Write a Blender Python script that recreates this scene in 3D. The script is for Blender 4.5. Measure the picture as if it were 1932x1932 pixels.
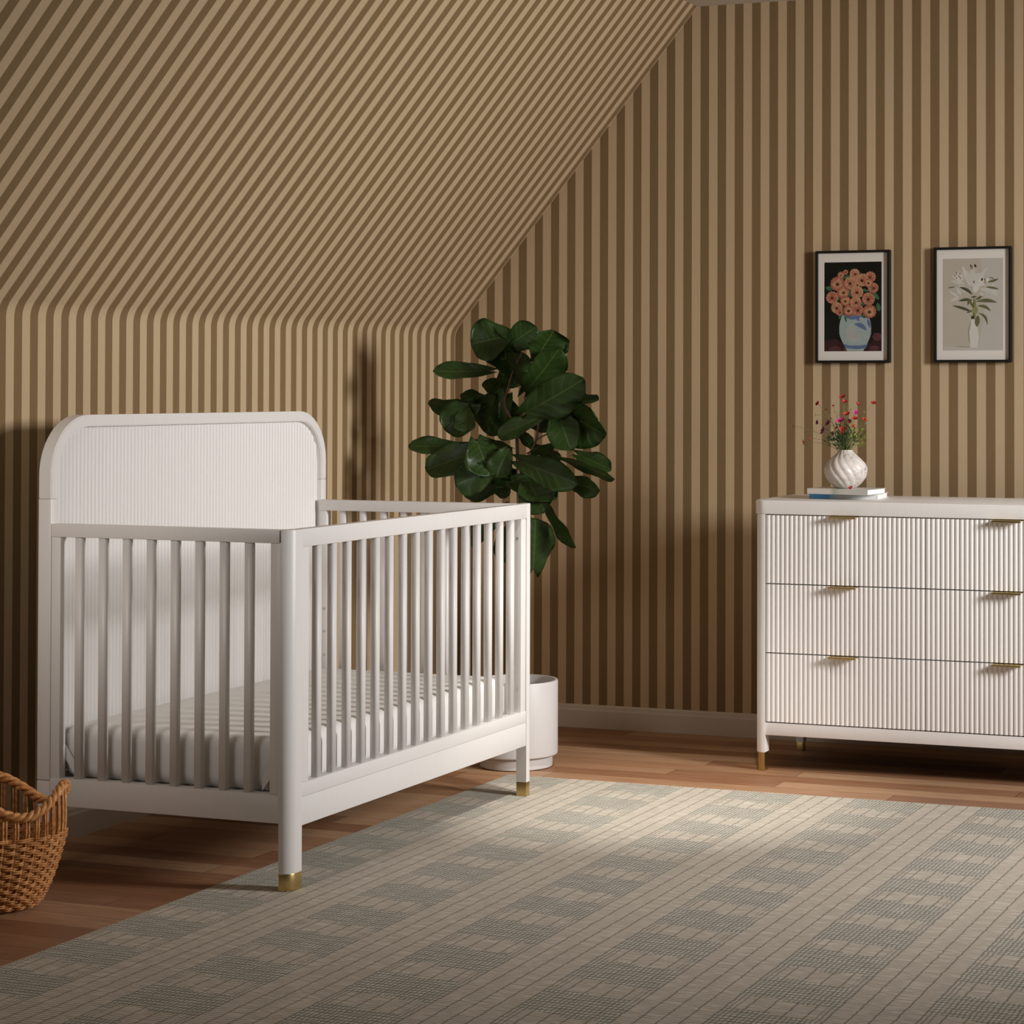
import bpy, bmesh, math, random
from mathutils import Vector, Matrix, noise
random.seed(7)
scene = bpy.context.scene
for o in list(bpy.data.objects): bpy.data.objects.remove(o, do_unlink=True)
COL = scene.collection
PI = math.pi

# ------------------------------------------------------------------ camera
CX, CY, CZ = 3.8036, -7.5453, 1.2526
YAW, PITCH, ROLL, FPX, PPX, PPY = .3577, .016, .0016, 4166.65, 1315.58, 668.64
fwd = Vector((-math.sin(YAW), math.cos(YAW), 0)); rgt = Vector((math.cos(YAW), math.sin(YAW), 0)); upv = Vector((0, 0, 1))
fwd, upv = fwd*math.cos(PITCH)+upv*math.sin(PITCH), upv*math.cos(PITCH)-fwd*math.sin(PITCH)
rgt, upv = rgt*math.cos(ROLL)+upv*math.sin(ROLL), upv*math.cos(ROLL)-rgt*math.sin(ROLL)
CAMP = Vector((CX, CY, CZ))
cam_data = bpy.data.cameras.new('camera'); cam = bpy.data.objects.new('camera', cam_data); COL.objects.link(cam)
m3 = Matrix((rgt, upv, -fwd)).transposed()
cam.matrix_world = Matrix.Translation(CAMP) @ m3.to_4x4()
cam_data.sensor_width = 36; cam_data.sensor_fit = 'HORIZONTAL'; cam_data.lens = FPX/1932*36
cam_data.shift_x = (966-PPX)/1932; cam_data.shift_y = (PPY-966)/1932
scene.camera = cam

# ------------------------------------------------------------------ world, lights, exposure
w = bpy.data.worlds.new('world'); scene.world = w; w.use_nodes = True
w.node_tree.nodes['Background'].inputs[0].default_value = (1.0, .86, .74, 1)
w.node_tree.nodes['Background'].inputs[1].default_value = .012
def area_light(name, loc, target, sx, sy, power, color, spread):
    d = bpy.data.lights.new(name, 'AREA'); d.shape = 'RECTANGLE'; d.size = sx; d.size_y = sy
    d.energy = power; d.color = color; d.spread = math.radians(spread)
    o = bpy.data.objects.new(name, d); COL.objects.link(o); o.location = loc
    o.rotation_euler = (Vector(target)-Vector(loc)).to_track_quat('-Z', 'Y').to_euler()
    return o
area_light('window_light', (5.05, -1.99, 1.90), (.6, -1.26, .78), .55, .95, 51, (1.0, .98, .975), 97)
area_light('fill_light', (.40, -4.45, 1.52), (.28, -2.75, .94), .9, .7, 1.9, (1.0, .95, .91), 54)
def spot_light(name, loc, target, power, color, size, blend, radius):
    d = bpy.data.lights.new(name, 'SPOT'); d.energy = power; d.color = color; d.spot_size = math.radians(size); d.spot_blend = blend; d.shadow_soft_size = radius
    o = bpy.data.objects.new(name, d); COL.objects.link(o); o.location = loc
    o.rotation_euler = (Vector(target)-Vector(loc)).to_track_quat('-Z', 'Y').to_euler(); return o
spot_light('added_pool_spot', (1.9, -1.9, 2.62), (1.32, -1.24, 0), 225, (1.0, .95, .89), 38, 1, .06)  # added spot without a known fixture, brightens rug and floor by the dresser
vs = scene.view_settings
vs.view_transform = 'Standard'; vs.look = 'None'; vs.gamma = 1; vs.use_curve_mapping = False; vs.exposure = 0

# ------------------------------------------------------------------ helpers
def at(u, v, Y):
    """point where the sight line of a photo pixel meets the plane y = Y"""
    d = fwd+rgt*((u-PPX)/FPX)-upv*((v-PPY)/FPX)
    return CAMP+d*((Y-CY)/d.y)
def link(name, me, mats, parent=None, smooth=False):
    o = bpy.data.objects.new(name, me); COL.objects.link(o)
    for m in (mats if isinstance(mats, (list, tuple)) else [mats]): me.materials.append(m)
    if parent: o.parent = parent; o.matrix_parent_inverse = parent.matrix_world.inverted()
    if smooth:
        for p in me.polygons: p.use_smooth = True
    return o
def part(name, bm, mats, parent=None, smooth=False, auto=None, origin=None):
    if auto is not None:
        bm.normal_update()
        for e in bm.edges:
            if len(e.link_faces) == 2 and e.calc_face_angle(0) > math.radians(auto): e.smooth = False
        for f in bm.faces: f.smooth = True
    me = bpy.data.meshes.new(name); bm.to_mesh(me); bm.free()
    o = link(name, me, mats, parent, smooth)
    return o
def tag(o, label=None, cat=None, group=None, kind=None):
    if label: o['label'] = label
    if cat: o['category'] = cat
    if group: o['group'] = group
    if kind: o['kind'] = kind
    return o
def thing(name, loc, label, cat, group=None):
    o = bpy.data.objects.new(name, None); COL.objects.link(o); o.location = loc; o.empty_display_size = .05
    bpy.context.view_layer.update()
    return tag(o, label, cat, group)
def box(bm, x0, x1, y0, y1, z0, z1, bev=0, seg=2, mi=0):
    vs_ = [bm.verts.new((x, y, z)) for z in (z0, z1) for y in (y0, y1) for x in (x0, x1)]
    q = [(0, 2, 3, 1), (4, 5, 7, 6), (0, 1, 5, 4), (2, 6, 7, 3), (0, 4, 6, 2), (1, 3, 7, 5)]
    fs = [bm.faces.new([vs_[i] for i in f]) for f in q]
    for f in fs: f.material_index = mi
    if bev:
        es = list({e for f in fs for e in f.edges})
        r = bmesh.ops.bevel(bm, geom=es, offset=bev, segments=seg, affect='EDGES', profile=.5)
        for f in r['faces']: f.material_index = mi
def prism(bm, pts, a, b, axis='z', mi=0, bev=0, seg=2):
    """outline pts extruded along an axis from a to b"""
    def P(p, t):
        return {'z': (p[0], p[1], t), 'y': (p[0], t, p[1]), 'x': (t, p[0], p[1])}[axis]
    lo = [bm.verts.new(P(p, a)) for p in pts]; hi = [bm.verts.new(P(p, b)) for p in pts]
    n = len(pts); fs = [bm.faces.new(lo[::-1]), bm.faces.new(hi)]
    for i in range(n): fs.append(bm.faces.new((lo[i], lo[(i+1) % n], hi[(i+1) % n], hi[i])))
    for f in fs: f.material_index = mi
    bmesh.ops.recalc_face_normals(bm, faces=fs)
    if bev:
        es = list(fs[0].edges)+list(fs[1].edges)
        bmesh.ops.bevel(bm, geom=es, offset=bev, segments=seg, affect='EDGES', profile=.5)
def rrect(x0, x1, y0, y1, rs, n=8):
    """rounded rectangle, rs = radii at (x0y0, x1y0, x1y1, x0y1)"""
    out = []
    for (cx, cy, r, a0) in ((x0, y0, rs[0], PI), (x1, y0, rs[1], 1.5*PI), (x1, y1, rs[2], 0), (x0, y1, rs[3], .5*PI)):
        sx = 1 if cx == x0 else -1; sy = 1 if cy == y0 else -1
        if r <= 0: out.append((cx, cy)); continue
        for k in range(n+1):
            a = a0+k/n*PI/2
            out.append((cx+sx*r+r*math.cos(a), cy+sy*r+r*math.sin(a)))
    return out
def tube(bm, pts, rad, sides=6, mi=0, cap=True):
    """tube along points; rad may be a list"""
    n = len(pts); pts = [Vector(p) for p in pts]; rings = []
    prev = None
    for i, p in enumerate(pts):
        t = (pts[min(i+1, n-1)]-pts[max(i-1, 0)]).normalized()
        if prev is None:
            a = Vector((0, 0, 1)) if abs(t.z) < .9 else Vector((1, 0, 0)); u = t.cross(a).normalized()
        else:
            u = (prev-t*prev.dot(t)).normalized()
        prev = u; v = t.cross(u); r = rad[i] if isinstance(rad, (list, tuple)) else rad
        rings.append([bm.verts.new(p+(u*math.cos(2*PI*k/sides)+v*math.sin(2*PI*k/sides))*r) for k in range(sides)])
    for i in range(n-1):
        for k in range(sides):
            f = bm.faces.new((rings[i][k], rings[i][(k+1) % sides], rings[i+1][(k+1) % sides], rings[i+1][k])); f.material_index = mi; f.smooth = True
    if cap:
        for rg in (rings[0][::-1], rings[-1]):
            f = bm.faces.new(rg); f.material_index = mi
    return rings
def lathe(bm, prof, cx, cy, n=48, mi=0, warp=None, close=False):
    rings = []
    for (r, z) in prof:
        rg = []
        for k in range(n):
            a = 2*PI*k/n; rr = r if warp is None else warp(r, z, a)
            rg.append(bm.verts.new((cx+rr*math.cos(a), cy+rr*math.sin(a), z)))
        rings.append(rg)
    for i in range(len(prof)-1):
        for k in range(n):
            f = bm.faces.new((rings[i][k], rings[i][(k+1) % n], rings[i+1][(k+1) % n], rings[i+1][k])); f.material_index = mi; f.smooth = True
    if close:
        bm.faces.new(rings[0][::-1]); bm.faces.new(rings[-1])
    return rings
def bez(p0, p1, p2, n=10):
    p0, p1, p2 = Vector(p0), Vector(p1), Vector(p2)
    return [p0*(1-t)**2+p1*2*t*(1-t)+p2*t*t for t in [i/n for i in range(n+1)]]

# ------------------------------------------------------------------ materials
class G:
    """tiny node-graph helper"""
    def __init__(s, name):
        s.m = bpy.data.materials.new(name); s.m.use_nodes = True; s.t = s.m.node_tree
        s.bsdf = s.t.nodes['Principled BSDF']; s.tc = None
    def inp(s, node, i, v):
        if v is None: return
        if hasattr(v, 'is_output') or isinstance(v, bpy.types.NodeSocket): s.t.links.new(v, node.inputs[i])
        else: node.inputs[i].default_value = v
    def M(s, op, a, b=None, c=None):
        n = s.t.nodes.new('ShaderNodeMath'); n.operation = op
        s.inp(n, 0, a); s.inp(n, 1, b); s.inp(n, 2, c); return n.outputs[0]
    def coord(s, k='Object'):
        if s.tc is None: s.tc = s.t.nodes.new('ShaderNodeTexCoord')
        return s.tc.outputs[k]
    def xyz(s, v=None):
        n = s.t.nodes.new('ShaderNodeSeparateXYZ'); s.t.links.new(v or s.coord(), n.inputs[0]); return n.outputs
    def comb(s, x, y, z):
        n = s.t.nodes.new('ShaderNodeCombineXYZ'); s.inp(n, 0, x); s.inp(n, 1, y); s.inp(n, 2, z); return n.outputs[0]
    def scale(s, vec, sc):
        n = s.t.nodes.new('ShaderNodeMapping'); s.t.links.new(vec, n.inputs[0]); n.inputs['Scale'].default_value = sc; return n.outputs[0]
    def noise(s, vec, scale=5, detail=3, rough=.5, dist=0):
        n = s.t.nodes.new('ShaderNodeTexNoise'); s.t.links.new(vec, n.inputs['Vector'])
        n.inputs['Scale'].default_value = scale; n.inputs['Detail'].default_value = detail; n.inputs['Roughness'].default_value = rough
        n.inputs['Distortion'].default_value = dist; return n.outputs[0]
    def white(s, vec):
        n = s.t.nodes.new('ShaderNodeTexWhiteNoise'); n.noise_dimensions = '3D'; s.t.links.new(vec, n.inputs['Vector']); return n.outputs[0]
    def mix(s, f, a, b, mode='MIX'):
        n = s.t.nodes.new('ShaderNodeMix'); n.data_type = 'RGBA'; n.blend_type = mode; n.clamp_factor = True
        s.inp(n, 0, f)
        for i, v in ((6, a), (7, b)):
            if isinstance(v, (tuple, list)): n.inputs[i].default_value = (*v[:3], 1)
            else: s.t.links.new(v, n.inputs[i])
        return n.outputs[2]
    def ramp(s, f, stops):
        n = s.t.nodes.new('ShaderNodeValToRGB'); s.inp(n, 0, f); e = n.color_ramp.elements
        while len(e) < len(stops): e.new(.5)
        for i, (p, c) in enumerate(stops):
            e[i].position = p; e[i].color = (*c[:3], 1) if isinstance(c, (tuple, list)) else (c, c, c, 1)
        return n.outputs[0]
    def out(s, color=None, rough=None, metal=None, spec=None, bump=None, bstr=.2, bdist=.002, coat=None):
        b = s.bsdf
        for k, v in (('Base Color', color), ('Roughness', rough), ('Metallic', metal), ('Specular IOR Level', spec), ('Coat Weight', coat)):
            if v is None: continue
            if isinstance(v, (tuple, list)): b.inputs[k].default_value = (*v[:3], 1)
            elif isinstance(v, (int, float)): b.inputs[k].default_value = v
            else: s.t.links.new(v, b.inputs[k])
        if bump is not None:
            n = s.t.nodes.new('ShaderNodeBump'); n.inputs['Strength'].default_value = bstr; n.inputs['Distance'].default_value = bdist
            s.t.links.new(bump, n.inputs['Height']); s.t.links.new(n.outputs[0], b.inputs['Normal'])
        return s.m
def plain(name, col, rough=.5, metal=0, var=.06, nscale=25, spec=None):
    g = G(name); n = g.noise(g.coord(), nscale, 3)
    c = g.mix(n, tuple(max(0, x*(1-var)) for x in col), tuple(min(1, x*(1+var)) for x in col))
    return g.out(c, rough, metal, spec)

def wallpaper(name, axis, width, phase, sign):
    g = G(name); o = g.xyz()
    v = o[axis]
    s = g.M('ADD', g.M('MULTIPLY', v, sign/(2*width)), phase)
    f = g.M('GREATER_THAN', g.M('FRACT', s), .5)
    n = g.noise(g.scale(g.coord(), (60, 60, 12)), 3, 4)
    dark = g.mix(n, (.200, .130, .060), (.235, .155, .075)); light = g.mix(n, (.50, .375, .232), (.56, .425, .268))
    return g.out(g.mix(f, dark, light), .85, spec=.2)
MAT_WALL_B = wallpaper('striped_wallpaper_back', 0, .03315, 0, 1)
MAT_WALL_L = wallpaper('striped_wallpaper_left', 1, .034, -.0043/.068, -1)
MAT_CEIL = plain('ceiling_paint', (.62, .55, .46), .8)
MAT_TRIM = plain('baseboard_paint', (.62, .55, .47), .5)

def white_wood(name, col, grain_axis=2):
    g = G(name); sc = [28, 28, 28]; sc[grain_axis] = 1.2
    n = g.noise(g.scale(g.coord(), sc), 4, 4, .6)
    c = g.mix(n, tuple(x*.96 for x in col), tuple(min(1, x*1.03) for x in col))
    return g.out(c, .42, bump=n, bstr=.05, bdist=.001)
MAT_WHITE = white_wood('white_painted_wood', (.765, .74, .715))
MAT_DRESS = white_wood('white_lacquered_wood', (.89, .865, .84))
MAT_GAP = plain('carcass_gap_shade', (.035, .02, .012), .9)  # shade of the drawer gaps, put into the carcass colour
MAT_BRASS = G('brushed_brass'); MAT_BRASS = MAT_BRASS.out((.62, .46, .20), .34, 1.0)
MAT_BOLT = G('steel_bolt').out((.55, .53, .5), .35, 1.0)

def floor_mat():
    g = G('oak_floorboards'); o = g.xyz()
    PW = .1
    r = g.M('DIVIDE', g.M('ADD', o[1], .717), PW); row = g.M('FLOOR', r); fr = g.M('FRACT', r)
    off = g.white(g.comb(row, 3.1, .7))
    c = g.M('ADD', g.M('DIVIDE', o[0], 1.15), g.M('MULTIPLY', off, 7)); colm = g.M('FLOOR', c); fc = g.M('FRACT', c)
    rnd = g.white(g.comb(row, colm, 1.3))
    base = g.ramp(rnd, [(0, (.32, .150, .075)), (.35, (.40, .208, .110)), (.7, (.52, .305, .175)), (1, (.64, .42, .255))])
    off3 = g.comb(g.M('ADD', o[0], g.M('MULTIPLY', rnd, 9)), g.M('MULTIPLY', o[1], 18), 0)
    gr = g.noise(off3, 5, 5, .62, .6)
    gcol = g.mix(g.ramp(gr, [(.3, 0.0), (.75, 1.0)]), (.66, .60, .55), (1.12, 1.1, 1.06))
    col = g.mix(1, base, gcol, 'MULTIPLY')
    fine = g.noise(g.comb(g.M('MULTIPLY', o[0], 3), g.M('MULTIPLY', o[1], 160), 0), 3, 3)
    col = g.mix(g.M('MULTIPLY', fine, .25), col, (.12, .055, .03))
    seam = g.M('MAXIMUM', g.M('LESS_THAN', fr, .018), g.M('LESS_THAN', fc, .002))
    col = g.mix(g.M('MULTIPLY', seam, .8), col, (.035, .018, .012))
    return g.out(col, g.M('ADD', .38, g.M('MULTIPLY', gr, .22)), bump=g.M('SUBTRACT', gr, seam), bstr=.25, bdist=.001)
MAT_FLOOR = floor_mat()

def rug_mat():
    g = G('flatweave_rug'); o = g.xyz()
    wob = g.noise(g.scale(g.coord(), (2.5, 6, 1)), 6, 2)
    X = g.M('ADD', o[0], g.M('MULTIPLY', g.M('SUBTRACT', wob, .5), .008))
    wob2 = g.noise(g.scale(g.coord(), (9, 3, 1)), 5, 2)
    Y = g.M('ADD', o[1], g.M('MULTIPLY', g.M('SUBTRACT', wob2, .5), .006))
    P = .393; S = P/9; D = S/4
    u = g.M('MULTIPLY', g.M('FRACT', g.M('DIVIDE', g.M('SUBTRACT', X, .712), P)), P)
    band = g.M('LESS_THAN', u, .222)
    inner = g.M('MULTIPLY', g.M('GREATER_THAN', u, .026), g.M('LESS_THAN', u, .196))
    edge = g.M('SUBTRACT', band, inner)
    # warp threads
    fs = g.M('FRACT', g.M('ADD', g.M('DIVIDE', u, S), .04)); sparse = g.M('LESS_THAN', fs, .10)
    fd = g.M('FRACT', g.M('ADD', g.M('DIVIDE', u, D), .16)); dense = g.M('LESS_THAN', fd, .30)
    # blocks along Y; each half of the band steps a little
    jog = g.M('MULTIPLY', g.M('FLOOR', g.M('DIVIDE', u, .0985)), .02)
    vv = g.M('FRACT', g.M('DIVIDE', g.M('ADD', g.M('ADD', Y, 2.296), jog), .256))
    block = g.M('GREATER_THAN', vv, g.M('ADD', .30, g.M('MULTIPLY', .16, wob)))
    blk = g.M('MULTIPLY', block, band)
    warp = g.M('MAXIMUM', sparse, g.M('MULTIPLY', dense, g.M('MAXIMUM', blk, edge)))
    fw = g.M('FRACT', g.M('DIVIDE', Y, .0176)); weft = g.M('MULTIPLY', g.M('LESS_THAN', fw, .27), blk)
    # fine broken picks everywhere
    fp = g.M('FRACT', g.M('DIVIDE', Y, .0118))
    nb = g.noise(g.comb(g.M('MULTIPLY', o[0], 14), g.M('FLOOR', g.M('DIVIDE', Y, .0118)), 0), 1, 2)
    pick = g.M('MULTIPLY', g.M('LESS_THAN', fp, .34), g.ramp(nb, [(.36, 0.0), (.54, 1.0)]))
    big = g.noise(g.coord(), 2.2, 3)
    base = g.mix(big, (.60, .545, .455), (.70, .64, .545))
    bandc = g.mix(blk, base, (.67, .65, .56))
    grain = g.noise(g.scale(g.coord(), (120, 420, 1)), 1, 2)
    bandc = g.mix(g.M('MULTIPLY', grain, .35), bandc, (.36, .32, .265))
    c = g.mix(g.M('MULTIPLY', pick, .78), bandc, (.20, .165, .125))
    c = g.mix(g.M('MULTIPLY', weft, .64), c, (.14, .132, .110))
    c = g.mix(g.M('MULTIPLY', warp, .62), c, (.12, .115, .102))
    h = g.M('SUBTRACT', g.M('MULTIPLY', grain, .5), g.M('MAXIMUM', warp, g.M('MAXIMUM', weft, pick)))
    return g.out(c, .95, spec=.15, bump=h, bstr=.35, bdist=.0015)
MAT_RUG = rug_mat()

g = G('mattress_cotton'); n = g.noise(g.coord(), 420, 2); n2 = g.noise(g.coord(), 6, 3)
MAT_MATT = g.out(g.mix(n, (.71, .69, .665), (.81, .79, .765)), .9, spec=.15, bump=g.M('ADD', n, g.M('MULTIPLY', n2, 2)), bstr=.2, bdist=.001)

def leaf_mat():
    g = G('fig_leaf_green'); uv = g.xyz(g.coord('UV'))
    a = g.M('ABSOLUTE', g.M('SUBTRACT', uv[0], .5))
    mid = g.M('LESS_THAN', a, .016)
    fv = g.M('FRACT', g.M('SUBTRACT', g.M('MULTIPLY', uv[1], 6.5), g.M('MULTIPLY', a, 3.4)))
    side = g.M('MULTIPLY', g.M('LESS_THAN', fv, .05), .55)
    n = g.noise(g.coord(), 18, 3)
    c = g.mix(n, (.026, .060, .012), (.062, .125, .026))
    c = g.mix(g.M('MAXIMUM', g.M('MULTIPLY', mid, .8), side), c, (.14, .20, .05))
    h = g.M('SINE', g.M('MULTIPLY', fv, 6.283))
    return g.out(c, g.M('ADD', .30, g.M('MULTIPLY', n, .15)), spec=.5, bump=h, bstr=.12, bdist=.0015)
MAT_LEAF = leaf_mat()
MAT_BARK = plain('fig_bark', (.15, .085, .055), .8, var=.4, nscale=60)
MAT_SOIL = plain('dark_potting_soil', (.02, .016, .012), .95, var=.5, nscale=90)
MAT_POT = plain('white_ceramic_pot', (.62, .60, .585), .45, var=.02)
g = G('wicker_cane'); n = g.noise(g.scale(g.coord(), (40, 40, 40)), 2, 3)
MAT_WICK = g.out(g.ramp(n, [(.25, (.32, .118, .028)), (.5, (.56, .245, .075)), (.75, (.78, .40, .145))]), .48)
MAT_WICKD = plain('dark_wicker', (.15, .065, .022), .6, var=.3)

# ------------------------------------------------------------------ room shell
SLX, CEIL_Z, KNEE = .9814, 2.6539, 1.4712
bm = bmesh.new(); box(bm, -.3, 6.2, -9.5, .25, -.12, 0)
tag(part('floor', bm, MAT_FLOOR), 'brown wooden floor of long narrow boards running along the back wall', 'floor', kind='structure')
bm = bmesh.new(); box(bm, -.12, 6.2, 0, .12, 0, CEIL_Z+.1)
tag(part('wall_back', bm, MAT_WALL_B), 'end wall papered in vertical tan and brown stripes', 'wall', kind='structure')
ang = math.atan2(CEIL_Z-KNEE, SLX)          # slope of the attic roof
turn = PI/2-ang; RB = .075; tl = RB*math.tan(turn/2)
prof = [(0, 0)]
cxb, czb = RB, KNEE-tl
for k in range(11):
    a = PI-k/10*turn
    prof.append((cxb+RB*math.cos(a), czb+RB*math.sin(a)))
prof.append((SLX+.10, CEIL_Z+.10*math.tan(ang)))
outer = [(p[0]-.12, p[1]+(.06 if i > 3 else 0)) for i, p in enumerate(prof)]
bm = bmesh.new(); prism(bm, prof+outer[::-1], -9.5, 0, 'y')
tag(part('wall_left', bm, MAT_WALL_L, auto=30), 'knee wall bending into the sloping attic ceiling, papered in tan and brown stripes', 'wall', kind='structure')
bm = bmesh.new(); prism(bm, [(SLX-.012, CEIL_Z), (6.2, CEIL_Z), (6.2, CEIL_Z+.1), (SLX+.08, CEIL_Z+.1)], -9.5, 0, 'y')
tag(part('ceiling', bm, MAT_CEIL), 'flat beige ceiling above the sloping wall', 'ceiling', kind='structure')
bm = bmesh.new()
prism(bm, [(0, 0), (-.013, 0), (-.013, .064), (-.010, .071), (-.009, .080), (-.005, .0857), (0, .0857)], 0.013, 6.1, 'x')
tag(part('baseboard_back', bm, MAT_TRIM), 'cream baseboard along the striped end wall', 'baseboard', kind='structure')
bm = bmesh.new()
prism(bm, [(0, 0), (.013, 0), (.013, .064), (.010, .071), (.009, .080), (.005, .0857), (0, .0857)], -9.4, 0, 'y')
tag(part('baseboard_left', bm, MAT_TRIM), 'baseboard along the knee wall behind the crib', 'baseboard', kind='structure')

# ------------------------------------------------------------------ rug
bm = bmesh.new(); box(bm, .7142, 3.7, -5.6, -1.0272, 0, .003, .0012, 1)
tag(part('area_rug', bm, MAT_RUG), 'large beige flatwoven rug with dark broken check stripes on the floor', 'rug')

# ------------------------------------------------------------------ crib
XB, XH, X1, Y0, Y1 = .1766, .2166, .9337, -2.7471, -1.3371
HR, HH = .9013, 1.183
RUGZ = .0031
crib = thing('baby_crib', (.56, -2.04, 0), 'white wooden baby crib with tall rounded fluted back and slatted sides', 'crib')
def arc_outline(ya, yb, zlo, ztop, r, n=14):
    pts = [(ya, zlo)]
    for k in range(n+1):
        a = PI-k/n*PI/2; pts.append((ya+r+r*math.cos(a), ztop-r+r*math.sin(a)))
    for k in range(n+1):
        a = PI/2-k/n*PI/2; pts.append((yb-r+r*math.cos(a), ztop-r+r*math.sin(a)))
    pts.append((yb, zlo)); return pts
FW = .030; SEAM = .966; LOW = .235
def strip(ya, yb, r, zl, ztop): return arc_outline(ya, yb, zl, ztop, r)
bm = bmesh.new()
o_ = strip(Y0, Y1, .158, SEAM, HH); i_ = strip(Y0+FW, Y1-FW, .128, SEAM, HH-.0315)
fr = []
for x in (XB, XH): fr.append(([bm.verts.new((x, *p)) for p in o_], [bm.verts.new((x, *p)) for p in i_]))
n = len(o_)
for i in range(n-1):
    bm.faces.new((fr[1][0][i], fr[1][0][i+1], fr[1][1][i+1], fr[1][1][i]))
    bm.faces.new((fr[0][0][i+1], fr[0][0][i], fr[0][1][i], fr[0][1][i+1]))
    bm.faces.new((fr[0][0][i], fr[0][0][i+1], fr[1][0][i+1], fr[1][0][i]))
    bm.faces.new((fr[0][1][i+1], fr[0][1][i], fr[1][1][i], fr[1][1][i+1]))
for i in (0, n-1): bm.faces.new((fr[0][0][i], fr[1][0][i], fr[1][1][i], fr[0][1][i]))
bmesh.ops.recalc_face_normals(bm, faces=bm.faces[:])
es = [e for e in bm.edges if len(e.link_faces) == 2 and e.calc_face_angle(0) > 1.0 and abs(e.verts[0].co.x-e.verts[1].co.x) < 1e-5]
bmesh.ops.bevel(bm, geom=es, offset=.0025, segments=2, affect='EDGES')
part('headboard_arch', bm, MAT_WHITE, crib, auto=40)
for ya in (Y0, Y1-FW):                                           # uprights below the seam and legs
    bm = bmesh.new(); box(bm, XB, XH, ya, ya+FW, LOW+.0008, SEAM-.0008, .0022)
    part('headboard_upright', bm, MAT_WHITE, crib, auto=40)
    bm = bmesh.new(); box(bm, XB, XH, ya, ya+FW, .042, LOW-.0008, .0022)
    lg = part('leg', bm, MAT_WHITE, crib, auto=40)
    bm = bmesh.new(); box(bm, XB+.001, XH-.001, ya+.001, ya+FW-.001, RUGZ, .0425, .0015)
    part('brass_foot_cap', bm, MAT_BRASS, lg, auto=40)
bm = bmesh.new(); box(bm, XB+.004, XH-.004, Y0+FW, Y1-FW, .16, .25, .002)
part('headboard_lower_rail', bm, MAT_WHITE, crib, auto=40)
# fluted back panel
def ridges(bm, a0, a1, count, amp, base, emit, seg=6):
    """columns across a fluted face: emit(coordinate, height above base)"""
    cols = []; pitch = (a1-a0)/count
    for i in range(count):
        for k in range(seg):
            t = k/seg
            cols.append((a0+(i+t)*pitch, base+amp*math.sqrt(max(0, 1-(2*t-1)**2*.96))))
    cols.append((a1, base+amp*.2))
    return cols
bm = bmesh.new()
ya, yb, rr_, zt = Y0+.016, Y1-.016, .142, HH-.016
def ztop(y):
    if y < ya+rr_: d = ya+rr_-y
    elif y > yb-rr_: d = y-(yb-rr_)
    else: return zt
    return zt-rr_+math.sqrt(max(0, rr_*rr_-d*d))
cols = ridges(bm, ya, yb, 84, .0046, .1975, None)
lo = [bm.verts.new((x, y, .20)) for y, x in cols]; hi = [bm.verts.new((x, y, ztop(y))) for y, x in cols]
bl = [bm.verts.new((.190, y, .20)) for y, x in cols]; bh = [bm.verts.new((.190, y, ztop(y))) for y, x in cols]
for i in range(len(cols)-1):
    bm.faces.new((lo[i], lo[i+1], hi[i+1], hi[i])); bm.faces.new((bl[i+1], bl[i], bh[i], bh[i+1]))
    bm.faces.new((hi[i], hi[i+1], bh[i+1], bh[i])); bm.faces.new((lo[i+1], lo[i], bl[i], bl[i+1]))
for i in (0, -1): bm.faces.new((lo[i], hi[i], bh[i], bl[i]))
bmesh.ops.recalc_face_normals(bm, faces=bm.faces[:])
part('fluted_back_panel', bm, MAT_WHITE, crib, auto=50)
# front posts, quarter-round on their outside corners
PXB, CEND = .8997, -1.312
def post(ya, yb, rs):
    bm = bmesh.new(); prism(bm, rrect(PXB, X1, ya, yb, rs, 10), .046, HR, 'z', bev=.0015, seg=2)
    p = part('front_post', bm, MAT_WHITE, crib, auto=40)
    bm = bmesh.new(); prism(bm, rrect(PXB+.0006, X1-.0006, ya+.0006, yb-.0006, rs, 10), RUGZ, .0465, 'z', bev=.002, seg=2)
    part('brass_foot_cap', bm, MAT_BRASS, p, auto=40)
post(Y0, Y0+.0555, (0, .031, 0, 0)); post(-1.361, CEND, (0, 0, .031, 0))
# long front
bm = bmesh.new(); box(bm, .9057, X1, Y0+.0557, -1.3605, HR-.0453, HR, .0014)
part('top_rail', bm, MAT_WHITE, crib, auto=40)
bm = bmesh.new(); box(bm, .9040, X1-.001, Y0+.0557, -1.3615, .2303, .2655, .0012)
part('lower_slat_rail', bm, MAT_WHITE, crib, auto=40)
bm = bmesh.new(); box(bm, .9040, X1-.001, Y0+.0557, -1.3615, .159, .2297, .0012)
part('lower_rail', bm, MAT_WHITE, crib, auto=40)
for ya, yb in ((Y0+.0557, -2.655), (-1.3955, -1.3615)):
    bm = bmesh.new(); box(bm, .9057, .9310, ya, yb, .2655, HR-.0453, .002)
    part('stile', bm, MAT_WHITE, crib, auto=40)
def superell(cx, cy, a, b, n=20, e=.62):
    out = []
    for k in range(n):
        t = 2*PI*k/n; c, s = math.cos(t), math.sin(t)
        out.append((cx+a*math.copysign(abs(c)**e, c), cy+b*math.copysign(abs(s)**e, s)))
    return out
def slat_mesh(a, b, z0, z1):
    bm = bmesh.new(); prism(bm, superell(0, 0, a, b), z0, z1, 'z')
    bm.normal_update()
    for f in bm.faces: f.smooth = abs(f.normal.z) < .5
    me = bpy.data.meshes.new('slat'); bm.to_mesh(me); bm.free(); me.materials.append(MAT_WHITE); return me
me_l = slat_mesh(.0105, .0122, .2655, HR-.0453); me_s = slat_mesh(.0120, .0105, .2425, HR-.0339)
def slat(me, x, y):
    o = bpy.data.objects.new('slat', me); COL.objects.link(o); o.parent = crib
    o.matrix_parent_inverse = crib.matrix_world.inverted(); o.location = (x, y, 0)
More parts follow.
